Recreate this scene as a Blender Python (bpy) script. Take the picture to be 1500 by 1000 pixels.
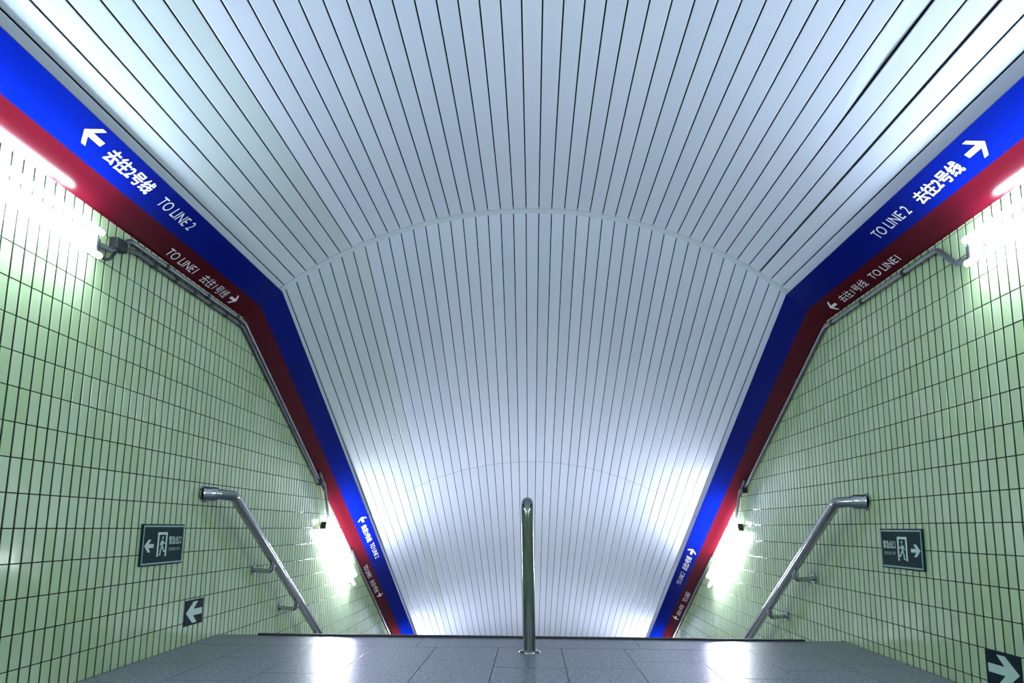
import bpy, bmesh, math, random
from mathutils import Vector, Matrix
random.seed(7)
S = bpy.context.scene
C = S.collection
for o in list(bpy.data.objects): bpy.data.objects.remove(o)

# ------------------------------------------------------------------ camera, world, exposure
F_PX, PPX, PPY = 960.0, 772.5, 630.3
PITCH, YAW, ROLL = 0.1473, 0.0102, 0.0100
CAM = Vector((0.0135, 0.0, 0.6929))
fwd = Vector((-math.sin(YAW)*math.cos(PITCH), math.cos(YAW)*math.cos(PITCH), math.sin(PITCH)))
rgt0 = Vector((math.cos(YAW), math.sin(YAW), 0)); up0 = rgt0.cross(fwd)
rgt = math.cos(ROLL)*rgt0 + math.sin(ROLL)*up0
upv = -math.sin(ROLL)*rgt0 + math.cos(ROLL)*up0
cd = bpy.data.cameras.new('camera'); cam = bpy.data.objects.new('camera', cd); C.objects.link(cam)
cd.sensor_fit = 'HORIZONTAL'; cd.sensor_width = 36.0; cd.lens = F_PX/1500*36
cd.shift_x = (750-PPX)/1500; cd.shift_y = (PPY-500)/1500
cd.clip_start = 0.05; cd.clip_end = 100
M3 = Matrix((rgt, upv, -fwd)).transposed()
cam.matrix_world = Matrix.Translation(CAM) @ M3.to_4x4()
S.camera = cam

W = bpy.data.worlds.new('world'); S.world = W; W.use_nodes = True
W.node_tree.nodes['Background'].inputs[0].default_value = (0.5, 0.6, 0.7, 1)
W.node_tree.nodes['Background'].inputs[1].default_value = 0.01
S.view_settings.view_transform = 'Standard'; S.view_settings.look = 'None'
S.view_settings.gamma = 1.0; S.view_settings.use_curve_mapping = False
S.view_settings.exposure = 0.12
S.cycles.use_denoising = True
S.cycles.max_bounces = 10; S.cycles.diffuse_bounces = 5; S.cycles.glossy_bounces = 4
S.cycles.sample_clamp_indirect = 6.0
TUBE_STRENGTH = 84.0
REAR_FILL_STRENGTH = 128.0  # output of the out-of-view lamps added as fill
STAIR_TUBE_STRENGTH = 136.0
TUBE_COLOR = (0.78, 0.90, 1.05)
STAIR_TUBE_COLOR = (0.87, 0.90, 1.05)

# ------------------------------------------------------------------ dimensions (metres; x right, y along the passage, z up)
HW = 2.0                 # half width between the tiled walls
YE = 4.3224              # landing edge = top of the stairs
YC = 4.3315              # break of the ceiling
SL = 0.5566              # fall of stairs and ceiling per metre
ZB, XT, ZT = 2.1028, 1.7351, 2.2897      # sign band: foot on wall, top edge
Y0, Y1 = -5.0, 13.0      # extent of the passage
YB = 12.12               # foot of the stairs
ARC_R, ARC_ZC = 2.89, 0.021
SLAT, SLAT0 = 0.0898, 0.035
def drop(y): return SL*max(0.0, y-YC)

# ------------------------------------------------------------------ helpers
def mat(name, color, rough=0.5, metal=0.0, spec=0.5, emit=None, estr=0.0, coat=0.0):
    m = bpy.data.materials.new(name); m.use_nodes = True
    b = m.node_tree.nodes['Principled BSDF']
    b.inputs['Base Color'].default_value = (*color, 1); b.inputs['Roughness'].default_value = rough
    b.inputs['Metallic'].default_value = metal; b.inputs['Specular IOR Level'].default_value = spec
    b.inputs['Coat Weight'].default_value = coat
    if emit:
        b.inputs['Emission Color'].default_value = (*emit, 1); b.inputs['Emission Strength'].default_value = estr
    return m
def nd(m, t, **kw):
    n = m.node_tree.nodes.new(t)
    for k, v in kw.items(): setattr(n, k, v)
    return n
def lk(m, a, b): m.node_tree.links.new(a, b)
def bsdf(m): return m.node_tree.nodes['Principled BSDF']
def add_bump(m, scale, strength, dist=0.002, detail=2.0, stretch=(1, 1, 1)):
    g = nd(m, 'ShaderNodeNewGeometry'); mp = nd(m, 'ShaderNodeMapping'); mp.inputs['Scale'].default_value = stretch
    t = nd(m, 'ShaderNodeTexNoise'); t.inputs['Scale'].default_value = scale; t.inputs['Detail'].default_value = detail
    bp = nd(m, 'ShaderNodeBump'); bp.inputs['Strength'].default_value = strength; bp.inputs['Distance'].default_value = dist
    lk(m, g.outputs['Position'], mp.inputs['Vector']); lk(m, mp.outputs[0], t.inputs['Vector'])
    lk(m, t.outputs['Fac'], bp.inputs['Height']); lk(m, bp.outputs[0], bsdf(m).inputs['Normal'])
    return t
def vary(m, lo, hi, island=True):
    oi = nd(m, 'ShaderNodeObjectInfo'); src = oi.outputs['Random']
    if island:
        g = nd(m, 'ShaderNodeNewGeometry'); a = nd(m, 'ShaderNodeMath', operation='ADD')
        lk(m, src, a.inputs[0]); lk(m, g.outputs['Random Per Island'], a.inputs[1])
        fr = nd(m, 'ShaderNodeMath', operation='FRACT'); lk(m, a.outputs[0], fr.inputs[0]); src = fr.outputs[0]
    mx = nd(m, 'ShaderNodeMix', data_type='RGBA')
    mx.inputs[6].default_value = (*lo, 1); mx.inputs[7].default_value = (*hi, 1)
    lk(m, src, mx.inputs[0]); lk(m, mx.outputs[2], bsdf(m).inputs['Base Color'])
    return mx

def new_obj(name, mesh, parent=None, m=None, smooth=False):
    if m and not mesh.materials: mesh.materials.append(m)
    if smooth:
        for p in mesh.polygons: p.use_smooth = True
    o = bpy.data.objects.new(name, mesh); C.objects.link(o)
    if parent: o.parent = parent
    return o
def mesh_of(name, verts, faces):
    me = bpy.data.meshes.new(name); me.from_pydata([tuple(v) for v in verts], [], faces)
    bm = bmesh.new(); bm.from_mesh(me); bmesh.ops.recalc_face_normals(bm, faces=bm.faces); bm.to_mesh(me); bm.free()
    me.update(); return me
def part(name, verts, faces, m, parent=None, smooth=False):
    return new_obj(name, mesh_of(name, verts, faces), parent, m, smooth)
def empty(name, loc=(0, 0, 0)):
    o = bpy.data.objects.new(name, None); C.objects.link(o); o.location = loc; return o
def tag(o, label=None, cat=None, group=None, kind=None):
    for k, v in (('label', label), ('category', cat), ('group', group), ('kind', kind)):
        if v: o[k] = v
    return o
def box_vf(x0, x1, y0, y1, z0, z1):
    v = [(x, y, z) for z in (z0, z1) for y in (y0, y1) for x in (x0, x1)]
    return v, [(0, 2, 3, 1), (4, 5, 7, 6), (0, 1, 5, 4), (2, 6, 7, 3), (0, 4, 6, 2), (1, 3, 7, 5)]
def boxp(name, b, m, parent=None, bevel=0.0):
    o = part(name, *box_vf(*b), m, parent)
    if bevel:
        bm = bmesh.new(); bm.from_mesh(o.data)
        bmesh.ops.bevel(bm, geom=bm.edges[:], offset=bevel, segments=2, profile=0.7, affect='EDGES')
        bm.to_mesh(o.data); bm.free()
    return o
def sweep(path, r, seg=20, caps=True):
    """round tube along a list of points; r number or list"""
    P = [Vector(p) for p in path]; n = len(P)
    rs = r if isinstance(r, (list, tuple)) else [r]*n
    T = [(P[min(i+1, n-1)]-P[max(i-1, 0)]).normalized() for i in range(n)]
    u = T[0].orthogonal().normalized(); V, Fc = [], []
    for i in range(n):
        u = (u-T[i]*u.dot(T[i])).normalized(); w = T[i].cross(u)
        for k in range(seg):
            a = 2*math.pi*k/seg; V.append(P[i]+(u*math.cos(a)+w*math.sin(a))*rs[i])
    for i in range(n-1):
        for k in range(seg):
            k2 = (k+1) % seg; Fc.append((i*seg+k, i*seg+k2, (i+1)*seg+k2, (i+1)*seg+k))
    if caps:
        m0 = len(V); V += [v.copy() for v in V[:seg]]+[v.copy() for v in V[(n-1)*seg:n*seg]]     # caps keep their own edge
        Fc.append(tuple(m0+k for k in range(seg-1, -1, -1))); Fc.append(tuple(m0+seg+k for k in range(seg)))
    return V, Fc
def tube(name, path, r, m, parent=None, seg=20):
    o = part(name, *sweep(path, r, seg), m, parent)
    for p in o.data.polygons: p.use_smooth = len(p.vertices) == 4
    return o
def round_path(pts, rad, n=8):
    """polyline with filleted corners"""
    P = [Vector(p) for p in pts]; out = [P[0]]
    for i in range(1, len(P)-1):
        a = (P[i-1]-P[i]); b = (P[i+1]-P[i]); ang = a.angle(b)
        d = min(rad/math.tan(ang/2), a.length*0.49, b.length*0.49)
        A = P[i]+a.normalized()*d; B = P[i]+b.normalized()*d
        for k in range(n+1):
            t = k/n; out.append((1-t)**2*A+2*t*(1-t)*P[i]+t*t*B)
    out.append(P[-1]); return out
def prism_poly(poly2, place, depth):
    """flat polygon -> thin solid; place(u,v,h) -> xyz"""
    n = len(poly2)
    V = [place(u, v, 0) for u, v in poly2]+[place(u, v, depth) for u, v in poly2]
    Fc = [tuple(range(n-1, -1, -1)), tuple(range(n, 2*n))]+[(i, (i+1) % n, n+(i+1) % n, n+i) for i in range(n)]
    return V, Fc
_dg = None
def text_mesh(body):
    c = bpy.data.curves.new('lettering', 'FONT'); c.body = body; c.resolution_u = 3
    o = bpy.data.objects.new('lettering', c); C.objects.link(o)
    dg = bpy.context.evaluated_depsgraph_get()
    me = bpy.data.meshes.new_from_object(o.evaluated_get(dg))
    bpy.data.objects.remove(o); return me
def lettering(body, place, m, parent, bold=0.0):
    """text fitted to the unit square, place(u,v) -> xyz; one mesh for each word"""
    me = text_mesh(body); vs = [v.co.copy() for v in me.vertices]; fs = [tuple(p.vertices) for p in me.polygons]
    bpy.data.meshes.remove(me)
    x0, x1 = min(v.x for v in vs), max(v.x for v in vs); y0, y1 = min(v.y for v in vs), max(v.y for v in vs)
    top = parent
    while top.parent: top = top.parent
    o, e1, e2 = place(0, 0), place(1, 0), place(0, 1)
    nrm = (e1-o).cross(e2-o).normalized()
    if nrm.x*top.location.x > 0: nrm = -nrm              # towards the passage
    # words: group faces by gaps along the line
    iv = sorted((min(vs[i].x for i in f), max(vs[i].x for i in f)) for f in fs)
    cuts, hi = [], iv[0][1]
    for lo, h in iv:
        if ' ' in body and lo-hi > 0.17: cuts.append((lo+hi)/2)
        hi = max(hi, h)
    sh = [(-bold, -bold), (bold, -bold), (bold, bold), (-bold, bold)] if bold else [(0, 0)]
    for w in range(len(cuts)+1):
        a = cuts[w-1] if w else -1e9; b = cuts[w] if w < len(cuts) else 1e9
        sel = [f for f in fs if a < vs[f[0]].x < b]; idx = sorted({i for f in sel for i in f}); mp = {i: k for k, i in enumerate(idx)}
        V, Fc = [], []
        for k, (dx, dy) in enumerate(sh):                # heavier strokes: the outline repeated with small shifts
            V += [place((vs[i].x+dx-x0)/(x1-x0), (vs[i].y+dy-y0)/(y1-y0))+nrm*0.00025*k for i in idx]
            Fc += [tuple(mp[i]+k*len(idx) for i in f) for f in sel]
        wm = bpy.data.meshes.new('lettering'); wm.from_pydata([tuple(v) for v in V], [], Fc); wm.update()
        new_obj('lettering', wm, parent, m)

# ------------------------------------------------------------------ materials
TILE_LO, TILE_HI = (0.36, 0.505, 0.255), (0.43, 0.56, 0.34)
M_tile = mat('green_glazed_tile', TILE_LO, 0.12, spec=0.55); vary(M_tile, TILE_LO, TILE_HI); add_bump(M_tile, 9, 0.25, 0.004, 1.0)
M_joint = mat('dark_mortar', (0.022, 0.020, 0.020), 0.9, spec=0.2)
M_slat = mat('white_blue_enamel', (0.60, 0.66, 0.76), 0.32, spec=0.5); vary(M_slat, (0.70, 0.75, 0.88), (0.76, 0.80, 0.92), False); add_bump(M_slat, 5, 0.12, 0.004, 2.0, (3, 0.8, 3))
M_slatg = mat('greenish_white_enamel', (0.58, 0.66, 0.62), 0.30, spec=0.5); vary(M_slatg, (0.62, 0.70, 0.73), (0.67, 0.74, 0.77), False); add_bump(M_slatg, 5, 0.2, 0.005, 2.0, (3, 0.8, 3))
M_void = mat('dark_ceiling_void', (0.012, 0.014, 0.009), 0.9, spec=0.1)
M_trim = mat('pale_metal_trim', (0.62, 0.69, 0.76), 0.35)
M_blue = mat('blue_enamel', (0.0005, 0.0070, 0.17), 0.15, spec=0.22); add_bump(M_blue, 4, 0.08, 0.003)
M_red = mat('red_enamel', (0.070, 0.0026, 0.008), 0.15, spec=0.27); add_bump(M_red, 4, 0.08, 0.003)
M_white = mat('white_lettering', (0.80, 0.82, 0.84), 0.4)
M_tubeE = mat('lit_fluorescent_tube', (0.9, 0.9, 0.9), 0.4, emit=TUBE_COLOR, estr=TUBE_STRENGTH)
M_tubeS = mat('lit_stair_tube', (0.9, 0.9, 0.9), 0.4, emit=STAIR_TUBE_COLOR, estr=STAIR_TUBE_STRENGTH)
M_tubeR = mat('added_rear_fill_tube', (0.9, 0.9, 0.9), 0.4, emit=TUBE_COLOR, estr=REAR_FILL_STRENGTH)  # only for the added lamps behind and beside the camera
M_lampw = mat('white_lamp_enamel', (0.78, 0.80, 0.80), 0.35)
M_dark = mat('dark_fitting', (0.018, 0.02, 0.022), 0.5, spec=0.3)
M_pipe = mat('galvanised_conduit', (0.20, 0.22, 0.24), 0.38, metal=0.7); add_bump(M_pipe, 30, 0.1, 0.001)
M_pipd = mat('dull_grey_conduit', (0.10, 0.11, 0.12), 0.5, metal=0.3)
M_steel = mat('polished_stainless_steel', (0.46, 0.47, 0.48), 0.14, metal=1.0)
M_postm = mat('dull_stainless_steel', (0.30, 0.31, 0.31), 0.16, metal=1.0)
M_sign = mat('dark_green_sign', (0.004, 0.021, 0.025), 0.6, spec=0.1)
M_signf = mat('sign_edge_green', (0.16, 0.34, 0.30), 0.35)
M_glow = mat('pale_green_print', (0.42, 0.60, 0.50), 0.5)
M_glowd = mat('faint_green_print', (0.13, 0.24, 0.23), 0.5)
M_asign = mat('dark_navy_sign', (0.004, 0.015, 0.021), 0.6, spec=0.1)
M_rubber = mat('black_rubber', (0.01, 0.01, 0.012), 0.6)
M_redmark = mat('red_print', (0.6, 0.02, 0.02), 0.5)
M_plain = mat('plain_grey_plaster', (0.25, 0.30, 0.28), 0.8)
def granite(name, lo, hi):
    m = mat(name, lo, 0.26, spec=0.33)
    g = nd(m, 'ShaderNodeNewGeometry'); t = nd(m, 'ShaderNodeTexNoise'); t.inputs['Scale'].default_value = 55; t.inputs['Detail'].default_value = 5; t.inputs['Roughness'].default_value = 0.75
    r = nd(m, 'ShaderNodeValToRGB'); r.color_ramp.elements[0].position = 0.38; r.color_ramp.elements[1].position = 0.62
    r.color_ramp.elements[0].color = (*lo, 1); r.color_ramp.elements[1].color = (*hi, 1)
    lk(m, g.outputs['Position'], t.inputs['Vector'])
    lk(m, t.outputs['Fac'], r.inputs[0]); lk(m, r.outputs[0], bsdf(m).inputs['Base Color'])
    mr = nd(m, 'ShaderNodeMapRange'); mr.inputs[1].default_value = 0.3; mr.inputs[2].default_value = 0.7; mr.inputs[3].default_value = 0.27; mr.inputs[4].default_value = 0.37
    lk(m, t.outputs['Fac'], mr.inputs[0]); lk(m, mr.outputs[0], bsdf(m).inputs['Roughness'])
    return m
M_gran = granite('grey_granite', (0.014, 0.018, 0.028), (0.25, 0.275, 0.34))
M_step = granite('bounce_pale_granite', (0.13, 0.14, 0.16), (0.26, 0.28, 0.31))  # steps are out of view; stone lightened to bounce light onto the stair ceiling

# ------------------------------------------------------------------ walls with tiles
TP, RP = 0.0578, 0.1359              # tile pitch along / up
TW, TH, TT = TP-0.0105, RP-0.0045, 0.0032
def visible(p):
    d = p-CAM; w = d.dot(fwd)
    if w < 0.2: return None
    return PPX+F_PX*d.dot(rgt)/w, PPY-F_PX*d.dot(upv)/w
def tile_vf(w, h, t, b=0.0011):
    """front face towards +x, centred"""
    V = []
    for x, i in ((0, 0), (t-b*0.7, 0), (t, b)):
        V += [(x, -w/2+i, -h/2+i), (x, w/2-i, -h/2+i), (x, w/2-i, h/2-i), (x, -w/2+i, h/2-i)]
    Fc = [(8, 9, 10, 11)]
    for r in (0, 4):
        for k in range(4): Fc.append((r+k, r+(k+1) % 4, r+4+(k+1) % 4, r+4+k))
    return V, Fc
def build_wall(side, phase_y, phase_z):
    name = 'wall_left' if side < 0 else 'wall_right'
    x = side*HW
    v, f = box_vf(min(x, x+side*0.15), max(x, x+side*0.15), Y0, Y1+3, -4.6, 3.2)
    wall = part(name, v, f, M_joint); tag(wall, kind='structure')
    V0, F0 = tile_vf(TW, TH, TT)
    sgn = -side
    tm = mesh_of('tile', [(sgn*a, b, c) for a, b, c in V0], F0); tm.materials.append(M_tile)
    cand, rest = [], []
    k0 = math.floor((Y0-phase_y)/TP); k1 = math.ceil((Y1-phase_y)/TP)
    for k in range(k0, k1):
        yc = phase_y+(k+0.5)*TP
        zlo = 0.0 if yc < YE else -SL*(yc-YE)-0.15
        zhi = ZB-drop(yc)
        j0 = math.floor((zlo-phase_z)/RP); j1 = math.floor((zhi-phase_z)/RP)
        for j in range(j0, j1+1):
            za, zb = phase_z+j*RP+0.0021, phase_z+(j+1)*RP-0.0021
            cut = False
            if yc < YE+0.03 and za < 0.0: za = 0.0; cut = True
            if zb-za < 0.004: continue
            zc = (za+zb)/2
            full = not cut and zb < zhi
            q = visible(Vector((x, yc, zc)))
            if full and q and 4 < q[0] < 1496 and 4 < q[1] < 990: cand.append((yc, zc))
            else: rest.append((yc, zc, zb-za))
    cand.sort(key=lambda a: a[0]); own, more = cand[:300], cand[300:]
    rest += [(a, b, TH) for a, b in more]
    for yc, zc in own:
        o = new_obj('tile', tm, wall); o.location = (x, yc, zc)
        o.rotation_euler = (0, random.gauss(0, 0.004), random.gauss(0, 0.006))
    VV, FF = [], []
    for yc, zc, h in rest:
        a, b = random.gauss(0, 0.006), random.gauss(0, 0.004); n = len(VV)
        vs, fs = tile_vf(TW, h, TT)
        VV += [(x+sgn*(p+(q*a+r*b if p > 0 else 0)), yc+q, zc+r) for p, q, r in vs]
        FF += [tuple(i+n for i in (t if side < 0 else t[::-1])) for t in fs]
    me = bpy.data.meshes.new('distant_tiles'); me.from_pydata(VV, [], FF); me.update()
    o = new_obj('distant_tiles', me, wall, M_tile); tag(o, kind='stuff')
    return wall
build_wall(-1, 2.8946, 0.1269)
build_wall(1, 3.2210, 0.0553)
tag(boxp('wall_back', (-HW-0.15, HW+0.15, Y0-0.15, Y0, -0.1, 3.2), M_plain), kind='structure')
tag(boxp('wall_front', (-HW-0.15, HW+0.15, Y1+3, Y1+3.15, -4.6, 0), M_plain), kind='structure')

# ------------------------------------------------------------------ floor: granite pavers
XF = HW-0.0045
floor = boxp('floor', (-HW, HW, Y0, YE-0.012, -0.12, -0.008), M_joint); tag(floor, kind='structure')
def paver(x0, x1, y0, y1):
    g = 0.0016
    boxp('paver', (x0+g, x1-g, y0+g, y1-g, -0.03, random.uniform(-0.0004, 0.0004)), M_gran, floor, 0.0012)
bx = [-XF, -1.32, -0.6652, 0.0, 0.6512, 1.31, XF]
for a, b in zip(bx, bx[1:]): paver(a, b, 3.962, YE)
jx = [-XF]+[0.183+0.364*k for k in range(-5, 5)]+[XF]
jx = [v for v in jx if -XF <= v <= XF]
for i, (a, b) in enumerate(zip(jx, jx[1:])):
    off = [0.0, 0.19, 0.36][(i*2) % 3] if abs(a+0.181) > 0.02 else 0.0
    ys = [3.962]+[3.425-off+0.0-0.537*k for k in range(9)]
    if off > 0.3: ys = [3.962, 3.425+0.537-off]+[3.425-off-0.537*k for k in range(9)]
    for y1, y0 in zip(ys, ys[1:]): paver(a, b, y0, y1)
    paver(a, b, Y0, ys[-1])

# staircase below the landing edge
stairs = empty('staircase', (0, YE, 0))
tag(stairs, 'grey granite staircase going down behind the black-edged landing', 'stairs')
NS = 26
RISE = SL*0.30
for k in range(1, NS+1):
    y = YE+0.30*(k-1)
    o = boxp('step', (-1.735, 1.735, 0.30*(k-1)-0.01, 0.30*k+0.02, -RISE*k-0.16, -RISE*k), M_step, stairs, 0.003)
for sgn in (-1, 1):
    xa, xb = sorted((sgn*1.737, sgn*XF)); L = YB-YE
    V = [(xx, yy, zz) for xx in (xa, xb) for yy, zz in ((0.0, 0.0), (L, -SL*L), (L, -SL*L-0.3), (0.0, -0.3))]
    part('stringer', V, [(0, 1, 2, 3), (4, 7, 6, 5), (0, 4, 5, 1), (1, 5, 6, 2), (2, 6, 7, 3), (3, 7, 4, 0)], M_gran, stairs)
boxp('nosing_strip', (-1.735, 1.735, -0.022, 0.006, -0.012, 0.011), M_rubber, stairs, 0.003)
tag(boxp('lower_floor', (-HW, HW, YB, Y1+3, -SL*(YB-YE)-0.1, -SL*(YB-YE)), M_gran), kind='structure')

# ------------------------------------------------------------------ vaulted slat ceilings
def arc(a, up=0.0):
    th = a/ARC_R; r = ARC_R+up
    return r*math.sin(th), ARC_ZC+r*math.cos(th)
A_END = 1.95
def slat_vf(a0, a1, y0, y1, bend=None, ny=1):
    """one folded strip: flat face and two upturned lips, follows the fall of the ceiling"""
    prof = [(a0, 0.014), (a0, 0.0022), (a0+0.0022, 0.0), (a1-0.0022, 0.0), (a1, 0.0022), (a1, 0.014)]
    V, Fc = [], []
    for i in range(ny+1):
        y = y0+(y1-y0)*i/ny
        for k, (a, u) in enumerate(prof):
            if bend and k >= 3: a2, u2 = bend(y); a, u = a-a2, u+u2
            x, z = arc(a, u); V.append((x, y, z-drop(y)))
    n = len(prof)
    for i in range(ny):
        for k in range(n-1): Fc.append((i*n+k, i*n+k+1, (i+1)*n+k+1, (i+1)*n+k))
    return V, Fc
def ceiling_mesh(name, y0, y1, up=0.016, m=M_void):
    V, Fc = [], []; N = 48; n = N+1
    for y in (y0, y1):
        for u in (up, up+0.04):
            for i in range(n):
                x, z = arc(-A_END-0.03+(2*A_END+0.06)*i/N, u); V.append((x, y, z-drop(y)))
    for i in range(N):
        Fc += [(i, i+1, 2*n+i+1, 2*n+i), (n+i, 3*n+i, 3*n+i+1, n+i+1), (i, n+i, n+i+1, i+1), (2*n+i, 2*n+i+1, 3*n+i+1, 3*n+i)]
    Fc += [(0, 2*n, 3*n, n), (N, n+N, 3*n+N, 2*n+N)]
    o = part(name, V, Fc, m); tag(o, kind='structure')
    return o
GAP = 0.0036
ceil_a = ceiling_mesh('ceiling', Y0, YC)
ceil_b = ceiling_mesh('stair_ceiling', YC, Y1)
YJ = 7.05
def bump_fn(c, w, d, l):
    return lambda y: (d*math.exp(-((y-c)/w)**2), l*math.exp(-((y-c)/w)**2))
for k in range(-22, 22):
    a0 = max(SLAT0+k*SLAT+GAP, -A_END); a1 = min(SLAT0+(k+1)*SLAT-GAP, A_END)
    if a1-a0 < 0.008: continue
    # level part; a warped strip and one wide joint on the side of the later slats, as in the photograph
    bend, ny = None, 1
    if k == 15: bend, ny = bump_fn(2.35, 0.42, 0.004, 0.010), 24
    if k == 17: a1 -= 0.006
    me = mesh_of('slat', *slat_vf(a0, a1, Y0, YC-0.004, bend, ny))
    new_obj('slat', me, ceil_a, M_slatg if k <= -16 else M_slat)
    if k == 17:
        a1 += 0.006
        me = mesh_of('joint_strip', *slat_vf(a1-0.010, a1+0.003, Y0, YC-0.004)); me.transform(Matrix.Translation((0, 0, 0.006)))
        new_obj('joint_strip', me, ceil_a, M_pipe)
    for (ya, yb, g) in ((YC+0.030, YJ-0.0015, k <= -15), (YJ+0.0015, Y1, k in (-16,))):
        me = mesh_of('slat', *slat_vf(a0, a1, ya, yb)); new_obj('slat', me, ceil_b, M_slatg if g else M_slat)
# arched trim along the break
V, Fc = [], []; N = 60
for i in range(N+1):
    a = -A_END+2*A_END*i/N
    for y, u in ((YC-0.002, 0.016), (YC-0.002, -0.003), (YC+0.028, -0.003), (YC+0.028, 0.016)):
        x, z = arc(a, u); V.append((x, y, z-drop(y)))
for i in range(N):
    for k in range(4): Fc.append((4*i+k, 4*i+(k+1) % 4, 4*i+4+(k+1) % 4, 4*i+4+k))
tag(part('trim_1', V, Fc, M_trim), kind='structure')

# ------------------------------------------------------------------ blue and red direction bands
TB = 0.458                       # share of the red stripe
def band_pt(side, y, t, h=0.0):
    """point on the band; t 0 at the wall foot, 1 at the top edge; h out of the face"""
    nx, nz = (ZT-ZB), (HW-XT); l = math.hypot(nx, nz)
    x = HW-(HW-XT)*t-h*nx/l; z = ZB+(ZT-ZB)*t-h*nz/l-drop(y)
    return Vector((side*x, y, z))
ARROW = [(0, 0), (0.42, 0.5), (0.70, 0.5), (0.45, 0.15), (1, 0.15), (1, -0.15), (0.45, -0.15), (0.70, -0.5), (0.42, -0.5)]
CHEV = [(0, 0), (0.42, 0.5), (0.63, 0.5), (0.32, 0.12), (1, 0.12), (1, -0.12), (0.32, -0.12), (0.63, -0.5), (0.42, -0.5)]
def band(side, layouts):
    root = empty('direction_sign', (side*HW, YC, ZB))
    where = 'left' if side < 0 else 'right'
    tag(root, f'long blue and red direction band above the {where} tiled wall', 'sign', 'direction bands under the ceiling')
    def P(v): return v-root.location
    for lev, (ya, yb) in enumerate(((Y0, YC), (YC, Y1))):
        panels = {}
        for nm, t0, t1, m in (('red_panel', 0.0, TB, M_red), ('blue_panel', TB, 1.0, M_blue)):
            V = [P(band_pt(side, y+(0.0 if lev or y < 0 else -0.0015), t, h)) for y in (ya, yb) for t, h in ((t0, 0), (t1, 0), (t1, -0.014), (t0, -0.014))]
            Fc = [(0, 1, 2, 3), (4, 7, 6, 5)]+[(k, 4+k, 4+(k+1) % 4, (k+1) % 4) for k in range(4)]
            panels[nm] = part(nm, V, Fc, m, root)
        for nm, kind, body, y0, y1, t0, t1, bold in layouts[lev]:
            # frame on the panel: reading direction r runs y0 -> y1
            o0 = band_pt(side, y0, t0, 0.0012)
            al = (band_pt(side, y0+1, 0)-band_pt(side, y0, 0)) if lev else Vector((0, 1, 0))
            ad = al.normalized()
            ac = band_pt(side, y0, 1)-band_pt(side, y0, 0); ac = ac-ad*ac.dot(ad)*0.5
            if kind == 'text':
                lettering(body, lambda u, v: P(o0+al*(y1-y0)*u+ac*(t1-t0)*v), M_white, panels[nm], bold)
            else:
                nrm = al.cross(ac).normalized()
                if nrm.z > 0: nrm = -nrm
                pl = lambda u, v, h: P(o0+al*(y1-y0)*u+ac*(t1-t0)*(v+0.5)+nrm*h*0.0008)
                part('arrow', *prism_poly(CHEV, pl, 1.0), M_white, panels[nm])
    return root
CN2, CN1 = '去往2号线', '去往1号线'
band(-1, [[('blue_panel', 'arrow', '', 2.395, 2.505, 0.63, 0.945, 0),
           ('blue_panel', 'text', CN2, 2.555, 2.868, 0.655, 0.875, 0.022),
           ('blue_panel', 'text', 'TO LINE 2', 2.955, 3.252, 0.66, 0.845, 0.0),
           ('red_panel', 'text', 'TO LINE1', 3.305, 3.595, 0.11, 0.275, 0.0),
           ('red_panel', 'text', CN1, 3.675, 3.985, 0.085, 0.29, 0.0),
           ('red_panel', 'arrow', '', 4.105, 4.025, 0.085, 0.33, 0)],
          [('blue_panel', 'arrow', '', 6.945, 7.035, 0.61, 0.91, 0),
           ('blue_panel', 'text', CN2, 7.085, 7.40, 0.63, 0.82, 0.012),
           ('blue_panel', 'text', 'TO LINE 2', 7.455, 7.765, 0.67, 0.83, 0.0),
           ('red_panel', 'text', 'TO LINE1', 7.75, 8.03, 0.15, 0.31, 0.0),
           ('red_panel', 'text', CN1, 8.10, 8.405, 0.15, 0.33, 0.0),
           ('red_panel', 'arrow', '', 8.54, 8.45, 0.17, 0.41, 0)]])
band(1, [[('blue_panel', 'arrow', '', 2.437, 2.545, 0.57, 0.895, 0),
          ('blue_panel', 'text', CN2, 2.912, 2.603, 0.61, 0.83, 0.022),
          ('blue_panel', 'text', 'TO LINE 2', 3.297, 2.99, 0.63, 0.812, 0.0),
          ('red_panel', 'text', 'TO LINE1', 3.627, 3.337, 0.13, 0.275, 0.0),
          ('red_panel', 'text', CN1, 4.003, 3.69, 0.105, 0.29, 0.0),
          ('red_panel', 'arrow', '', 4.15, 4.065, 0.065, 0.32, 0)],
         [('blue_panel', 'arrow', '', 7.49, 7.60, 0.55, 0.87, 0),
          ('blue_panel', 'text', CN2, 7.95, 7.655, 0.61, 0.82, 0.012),
          ('blue_panel', 'text', 'TO LINE 2', 8.30, 8.01, 0.62, 0.79, 0.0),
          ('red_panel', 'text', 'TO LINE1', 8.565, 8.32, 0.13, 0.31, 0.0),
          ('red_panel', 'text', CN1, 8.95, 8.66, 0.14, 0.31, 0.0),
          ('red_panel', 'arrow', '', 9.09, 9.00, 0.14, 0.39, 0)]])

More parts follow.
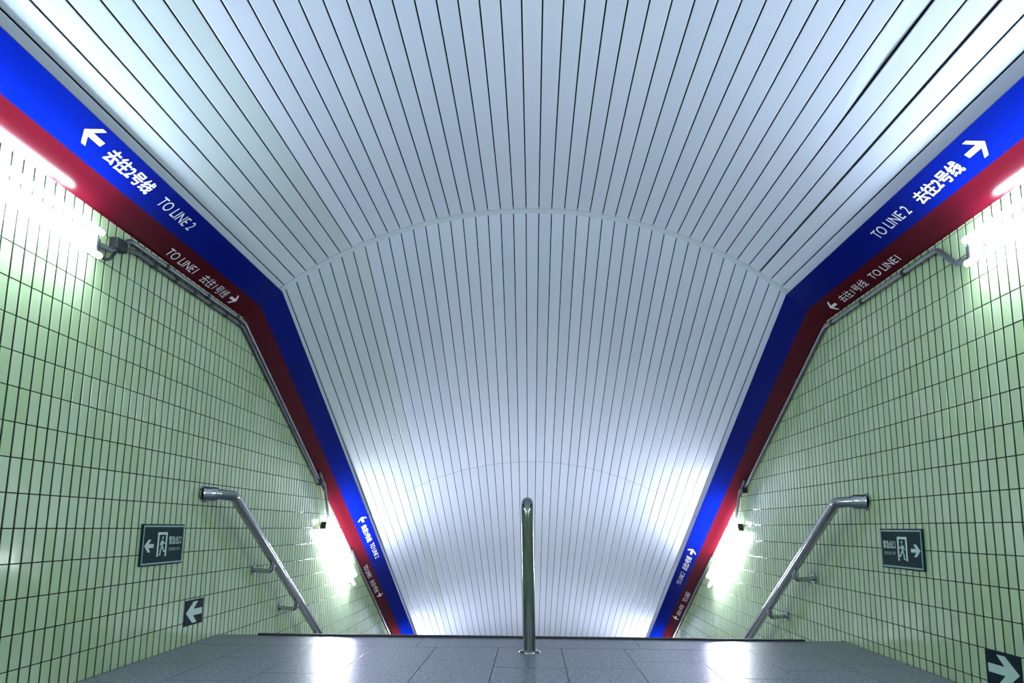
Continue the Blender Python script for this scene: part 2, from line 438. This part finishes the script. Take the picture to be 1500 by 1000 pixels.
# ------------------------------------------------------------------ fluorescent wall lamps
def lamp(side, yc, zc, sloped, label, group='fluorescent lamps on the tiled walls'):
    """twin-tube batten on the wall, centred at (yc, zc)"""
    root = empty('wall_lamp', (side*(HW-TT), yc, zc)); tag(root, label, 'lamp', group)
    if sloped: root.rotation_euler = (-math.atan(SL), 0, 0)
    s = -side
    def bxs(x0, x1, *r): a, b = sorted((s*x0, s*x1)); return (a, b, *r)
    bt = boxp('batten', bxs(0.0, 0.045, -0.60, 0.60, -0.030, 0.030), M_lampw, root, 0.004)
    for e in (-1, 1):
        ya, yb = sorted((e*0.598, e*0.618)); boxp('end_plate', bxs(0.0, 0.050, ya, yb, -0.036, 0.036), M_dark, root, 0.004)
    for dz in (0.054, -0.054):
        pr = [(-0.600, 0.004), (-0.597, 0.010), (-0.590, 0.0135), (0.590, 0.0135), (0.597, 0.010), (0.600, 0.004)]
        t = tube('tube', [(s*0.068, y, dz) for y, r in pr], [r for y, r in pr], M_tubeS if sloped else (M_tubeR if yc < 1 else M_tubeE), root, 16)
        for e in (-1, 1):
            ya, yb = sorted((e*0.548, e*0.575))
            boxp('lamp_holder', bxs(0.0, 0.060, ya, yb, *sorted((dz-0.010*dz/abs(dz), dz-0.034*dz/abs(dz)))), M_lampw, root, 0.003)
    return root
lamp(-1, 2.165, 1.925, False, 'glaring twin-tube lamp high on the left wall under the band')
rl = lamp(1, 2.195, 1.925, False, 'glaring twin-tube lamp high on the right wall under the band')
tube('red_mark', [(-0.0452, 0.50, 0.0), (-0.0458, 0.50, 0.0)], 0.016, M_redmark, rl, 20)
lamp(-1, 6.79, 0.40, True, 'twin-tube lamp sloping along the left wall above the stairs')
lamp(1, 6.81, 0.42, True, 'twin-tube lamp sloping along the right wall above the stairs')
for sd in (-1, 1):
    w = 'left' if sd < 0 else 'right'
    lamp(sd, 10.05, 0.41-SL*3.24, True, f'twin-tube lamp far down the stairs on the {w} wall')
    lamp(sd, -0.25, 1.925, False, f'added unseen twin-tube fill lamp on the {w} wall beside the viewpoint')  # added out of view to brighten the near ceiling and walls
    lamp(sd, -2.70, 1.925, False, f'added unseen twin-tube fill lamp on the {w} wall far behind the viewpoint')  # second added pair, unseen, more fill from behind

# ------------------------------------------------------------------ conduits along the foot of the band
def ring(name, p, d, r, m, parent):
    p = Vector(p); d = Vector(d).normalized(); return tube(name, [p-d*0.012, p+d*0.012], r, m, parent, 14)
def conduit(side, label, start, level, slope, second):
    root = empty('conduit', (side*HW, YC, ZB)); tag(root, label, 'pipe', 'conduits under the bands')
    P = lambda x, y, z: Vector((side*x, y, z))-root.location
    xw = HW-0.022
    zl = ZB-level
    pts = [P(xw-0.01, start[0], start[1]), P(xw, start[0]+0.10, start[1]+0.015), P(xw, start[0]+0.23, zl), P(xw, YC-0.02, zl)]
    jog = slope[0]; zj = lambda y: zl+0.012-drop(y)
    pts += [P(xw, jog, zj(jog))]
    tube('pipe', round_path(pts, 0.06), 0.0125, M_pipe, root, 12)
    boxp('junction_box', (*sorted((side*(HW-0.055)-root.location.x, side*(HW-0.008)-root.location.x)), jog-0.03-root.location.y, jog+0.03-root.location.y,
         zj(jog)-0.045-root.location.z, zj(jog)+0.012-root.location.z), M_dark, root, 0.006)
    le = slope[1]
    tube('pipe', round_path([P(xw-0.015, jog-0.05, zj(jog-0.05)+0.045), P(xw-0.02, jog+0.01, zj(jog)+0.01), P(xw-0.03, jog+0.06, zj(jog)-0.03), P(xw-0.03, le[0], le[1])], 0.03), 0.0125, M_pipe, root, 12)
    ys = slope[2]
    tube('pipe', [P(xw, ys, zj(ys)-0.005), P(xw, Y1-0.3, zj(Y1-0.3)-0.005)], 0.0125, M_pipe, root, 12)
    for y in (3.35, 3.8, 4.2): ring('clamp', P(xw, y, zl), (0, 1, 0), 0.016, M_dark, root)
    for y in (4.8, 5.4): ring('clamp', P(xw, y, zj(y)), (0, 1, -SL), 0.016, M_dark, root)
    if second:
        z2 = zl-0.036
        tube('pipe', round_path([P(xw+0.004, start[0]+0.14, start[1]+0.05), P(xw+0.004, start[0]+0.28, z2), P(xw+0.004, YC-0.03, z2), P(xw+0.004, jog, z2+0.014-drop(jog))], 0.06), 0.012, M_pipd, root, 12)
        for k in range(9):
            y = 3.25+k*0.2; 
            if y < YC-0.05: ring('clamp', P(xw+0.004, y, z2), (0, 1, 0), 0.0155, M_dark, root)
        tube('cable', round_path([P(HW-0.07, start[0]-0.07, start[1]-0.055), P(HW-0.06, start[0]+0.01, start[1]-0.07), P(HW-0.03, start[0]+0.09, start[1]-0.03), P(HW-0.02, start[0]+0.16, start[1]+0.055)], 0.05), 0.007, M_dark, root, 10)
        boxp('junction_box', (*sorted((side*(HW-0.05)-root.location.x, side*(HW-0.008)-root.location.x)), start[0]+0.10-YC, start[0]+0.18-YC, start[1]+0.03-ZB, start[1]+0.085-ZB), M_dark, root, 0.01)
    return root
conduit(-1, 'paired dark conduits under the band on the left wall', (2.80, 1.945), 0.035, (6.08, (6.36, 0.68), 7.30), True)
conduit(1, 'single pale conduit under the band on the right wall', (2.83, 1.915), 0.045, (6.12, (6.38, 0.70), 7.34), False)

# ------------------------------------------------------------------ handrails
def wall_rail(side, flange, elbow, slope, brackets, label):
    root = empty('handrail', (side*(HW-TT), flange[0], 0)); tag(root, label, 'handrail', 'handrails on the tiled walls')
    P = lambda off, y, z: Vector((side*(HW-off), y, z))-root.location
    off = 0.14
    zr = lambda y: elbow[1]-slope*(y-elbow[0]) if y < 6.6 else elbow[1]-slope*(6.6-elbow[0])-SL*(y-6.6)
    pts = [P(TT+0.004, flange[0]+0.002, flange[1]), P(off*0.55, flange[0]+0.03, flange[1]), P(off, elbow[0], elbow[1]+0.006), P(off, 6.6, zr(6.6)), P(off, YB, zr(YB))]
    tube('rail', round_path(pts, 0.05), 0.033, M_steel, root, 24)
    dv = (P(off*0.55, flange[0]+0.03, flange[1])-P(TT, flange[0], flange[1])).normalized(); a = P(TT, flange[0], flange[1])
    tube('end_flange', [a, a+Vector((-side*0.014, 0, 0))], 0.054, M_steel, root, 28)
    e = tube('end_sleeve', [a+dv*0.004, a+dv*0.02, a+dv*0.065, a+dv*0.085], [0.050, 0.046, 0.044, 0.036], M_steel, root, 24)
    for y in brackets:
        z = zr(y)
        b = tube('bracket', round_path([P(off, y, z-0.028), P(off-0.005, y, z-0.085), P(TT, y, z-0.075)], 0.05), 0.017, M_steel, root, 14)
        f0 = P(TT, y, z-0.075); tube('bracket_flange', [f0, f0+Vector((-side*0.012, 0, 0))], 0.034, M_steel, b, 18)
        tube('saddle', [P(off, y-0.03, z-0.032+slope*0.03), P(off, y+0.03, z-0.032-slope*0.03)], 0.012, M_steel, b, 10)
    return root
BR = [4.79, 5.33, 5.85, 6.5, 7.2, 8.0, 9.0, 10.0, 11.0]
wall_rail(-1, (3.99, 0.878), (4.104, 0.864), 0.605, BR, 'stainless steel handrail on brackets along the left tiled wall')
wall_rail(1, (3.935, 0.866), (4.035, 0.855), 0.605, [y-0.06 for y in BR], 'stainless steel handrail on brackets along the right tiled wall')
root = empty('handrail', (0, 3.835, 0)); tag(root, 'stainless steel centre handrail with a bent top standing on the floor', 'handrail')
lx = -0.022
c0 = Vector((lx, 0.062, 0.775)); r0 = 0.062
bp = [Vector((0, 0, 0.004)), Vector((lx*0.5, 0, 0.39)), Vector((lx*0.95, 0, 0.735))]
for i in range(0, 15):
    a = math.pi-(math.radians(119))*i/14; bp.append(c0+Vector((0, math.cos(a)*r0, math.sin(a)*r0)))
last = bp[-1]; L = YB-3.835-last.y; dr = Vector((0, 1, -SL))
tube('post', bp+[last+dr*0.02], 0.0345, M_postm, root, 28)
tube('rail', [last+dr*0.02, last+dr*0.3, last+dr*L], 0.0345, M_postm, root, 28)
tube('base_flange', [(0, 0, 0.0), (0, 0, 0.006), (0, 0, 0.014)], [0.062, 0.062, 0.046], M_postm, root, 32)
for yy in (2.6, 5.0, 7.4):
    zz = last.z-SL*(yy-last.y)
    tube('support_post', [(lx, yy, zz-0.03), (lx, yy, -SL*(yy+3.835-YE)-0.17)], 0.022, M_postm, root, 16)

# ------------------------------------------------------------------ signs on the tiles
def wall_frame(side, yl, z0, w, h, x):
    """u runs in reading direction across the sign (viewer facing the wall), v up, h out of the wall"""
    if side < 0: return lambda u, v, d: Vector((-HW+x+d, yl+u*w, z0+v*h))
    return lambda u, v, d: Vector((HW-x-d, yl-u*w, z0+v*h))
def rect(u0, u1, v0, v1): return [(u0, v0), (u1, v0), (u1, v1), (u0, v1)]
def circ(cx, cy, rx, ry, n=14): return [(cx+rx*math.cos(2*math.pi*i/n), cy+ry*math.sin(2*math.pi*i/n)) for i in range(n)]
def limb(pts, wu, wv, asp):
    out_l, out_r = [], []
    for i, (a, b) in enumerate(pts):
        p = pts[max(i-1, 0)]; q = pts[min(i+1, len(pts)-1)]
        dx, dy = (q[0]-p[0])*asp, q[1]-p[1]; l = math.hypot(dx, dy)
        nx, ny = -dy/l, dx/l
        out_l.append((a+nx*wu/asp, b+ny*wv)); out_r.append((a-nx*wu/asp, b-ny*wv))
    return out_l+out_r[::-1]
def exit_sign(side, yl, z0, w, h, label):
    X0 = TT+0.001
    fr = wall_frame(side, yl, z0, w, h, X0)
    base = fr(0.5, 0.0, 0); root = empty('exit_sign', base); tag(root, label, 'sign', 'emergency exit signs')
    pl = lambda u, v, d: fr(u, v, d)-base
    def add(nm, poly, m, d0, d1, parent=root):
        V, Fc = prism_poly(poly, lambda u, v, t: pl(u, v, d0+(d1-d0)*t), 1.0); return part(nm, V, Fc, m, parent)
    bd = add('board', rect(0, 1, 0, 1), M_sign, 0.0, 0.012)
    e, eu = 0.030, 0.016
    for nm, r in (('edge_strip', (0.012, 0.988, 0.93, 0.965)), ('edge_strip', (0.012, 0.988, 0.035, 0.07)),
                  ('edge_strip', (0.012, 0.026, 0.07, 0.93)), ('edge_strip', (0.974, 0.988, 0.07, 0.93))):
        add(nm, rect(*r), M_signf, 0.0118, 0.0135, bd)
    T = 0.0124
    mir = side > 0
    U = (lambda u: 1-u) if mir else (lambda u: u)
    asp = w/h
    add('arrow', [(U(0.05+0.21*a), 0.475+0.30*b) for a, b in ARROW], M_glow, 0.0118, T)
    # doorway with a running figure
    d0, d1 = 0.345, 0.575
    for r in ((d0, d1, 0.74, 0.80), (d0, d0+0.035, 0.21, 0.74), (d1-0.035, d1, 0.21, 0.74)):
        add('door_pictogram', rect(min(U(r[0]), U(r[1])), max(U(r[0]), U(r[1])), r[2], r[3]), M_glow, 0.0118, T)
    fg = [circ(U(0.468), 0.665, 0.016, 0.032)]
    for pts, wd in (([(0.470, 0.61), (0.462, 0.52), (0.455, 0.44)], 0.034), ([(0.455, 0.46), (0.430, 0.36), (0.425, 0.25), (0.405, 0.25)], 0.022),
                    ([(0.458, 0.46), (0.49, 0.40), (0.50, 0.34), (0.532, 0.33)], 0.022), ([(0.468, 0.59), (0.43, 0.56), (0.415, 0.48)], 0.017), ([(0.468, 0.59), (0.50, 0.53), (0.53, 0.53)], 0.017)):
        fg.append(limb([(U(a), b) for a, b in pts], wd, wd, asp))
    man = None
    for poly in fg:
        p = add('figure_pictogram', poly, M_glow, 0.0119, T+0.0002)
    def txt(body, u0, u1, v0, v1, m, bold):
        a, b = (1-u1, 1-u0) if mir else (u0, u1)
        lettering(body, lambda u, v: pl(a+(b-a)*u, v0+(v1-v0)*v, T), m, root, bold)
    txt('緊急出口', 0.625, 0.925, 0.50, 0.70, M_glow, 0.012)
    txt('EMERGENCY EXIT', 0.625, 0.915, 0.34, 0.42, M_glowd, 0.02)
    return root
exit_sign(-1, 3.38, 0.476, 0.40, 0.217, 'dark green exit sign with arrow pointing left on the left wall')
exit_sign(1, 3.785, 0.4935, 0.402, 0.214, 'dark green exit sign with arrow pointing right on the right wall')
def arrow_sign(side, yl, z0, w, h, label):
    fr = wall_frame(side, yl, z0, w, h, TT+0.001); base = fr(0.5, 0, 0)
    root = empty('arrow_sign', base); tag(root, label, 'sign', 'low arrow plates')
    pl = lambda u, v, d: fr(u, v, d)-base
    V, Fc = prism_poly(rect(0, 1, 0, 1), lambda u, v, t: pl(u, v, 0.004*t), 1.0); part('board', V, Fc, M_asign, root)
    U = (lambda u: 1-u) if side > 0 else (lambda u: u)
    V, Fc = prism_poly([(U(0.05+0.88*a), 0.5+0.84*b) for a, b in ARROW], lambda u, v, t: pl(u, v, 0.0038+0.0008*t), 1.0)
    part('arrow', V, Fc, M_glow, root)
arrow_sign(-1, 3.88, 0.108, 0.208, 0.145, 'small dark plate with a white left-pointing arrow low on the left wall')
arrow_sign(1, 2.992, 0.045, 0.211, 0.146, 'small dark plate with a white right-pointing arrow low on the right wall')
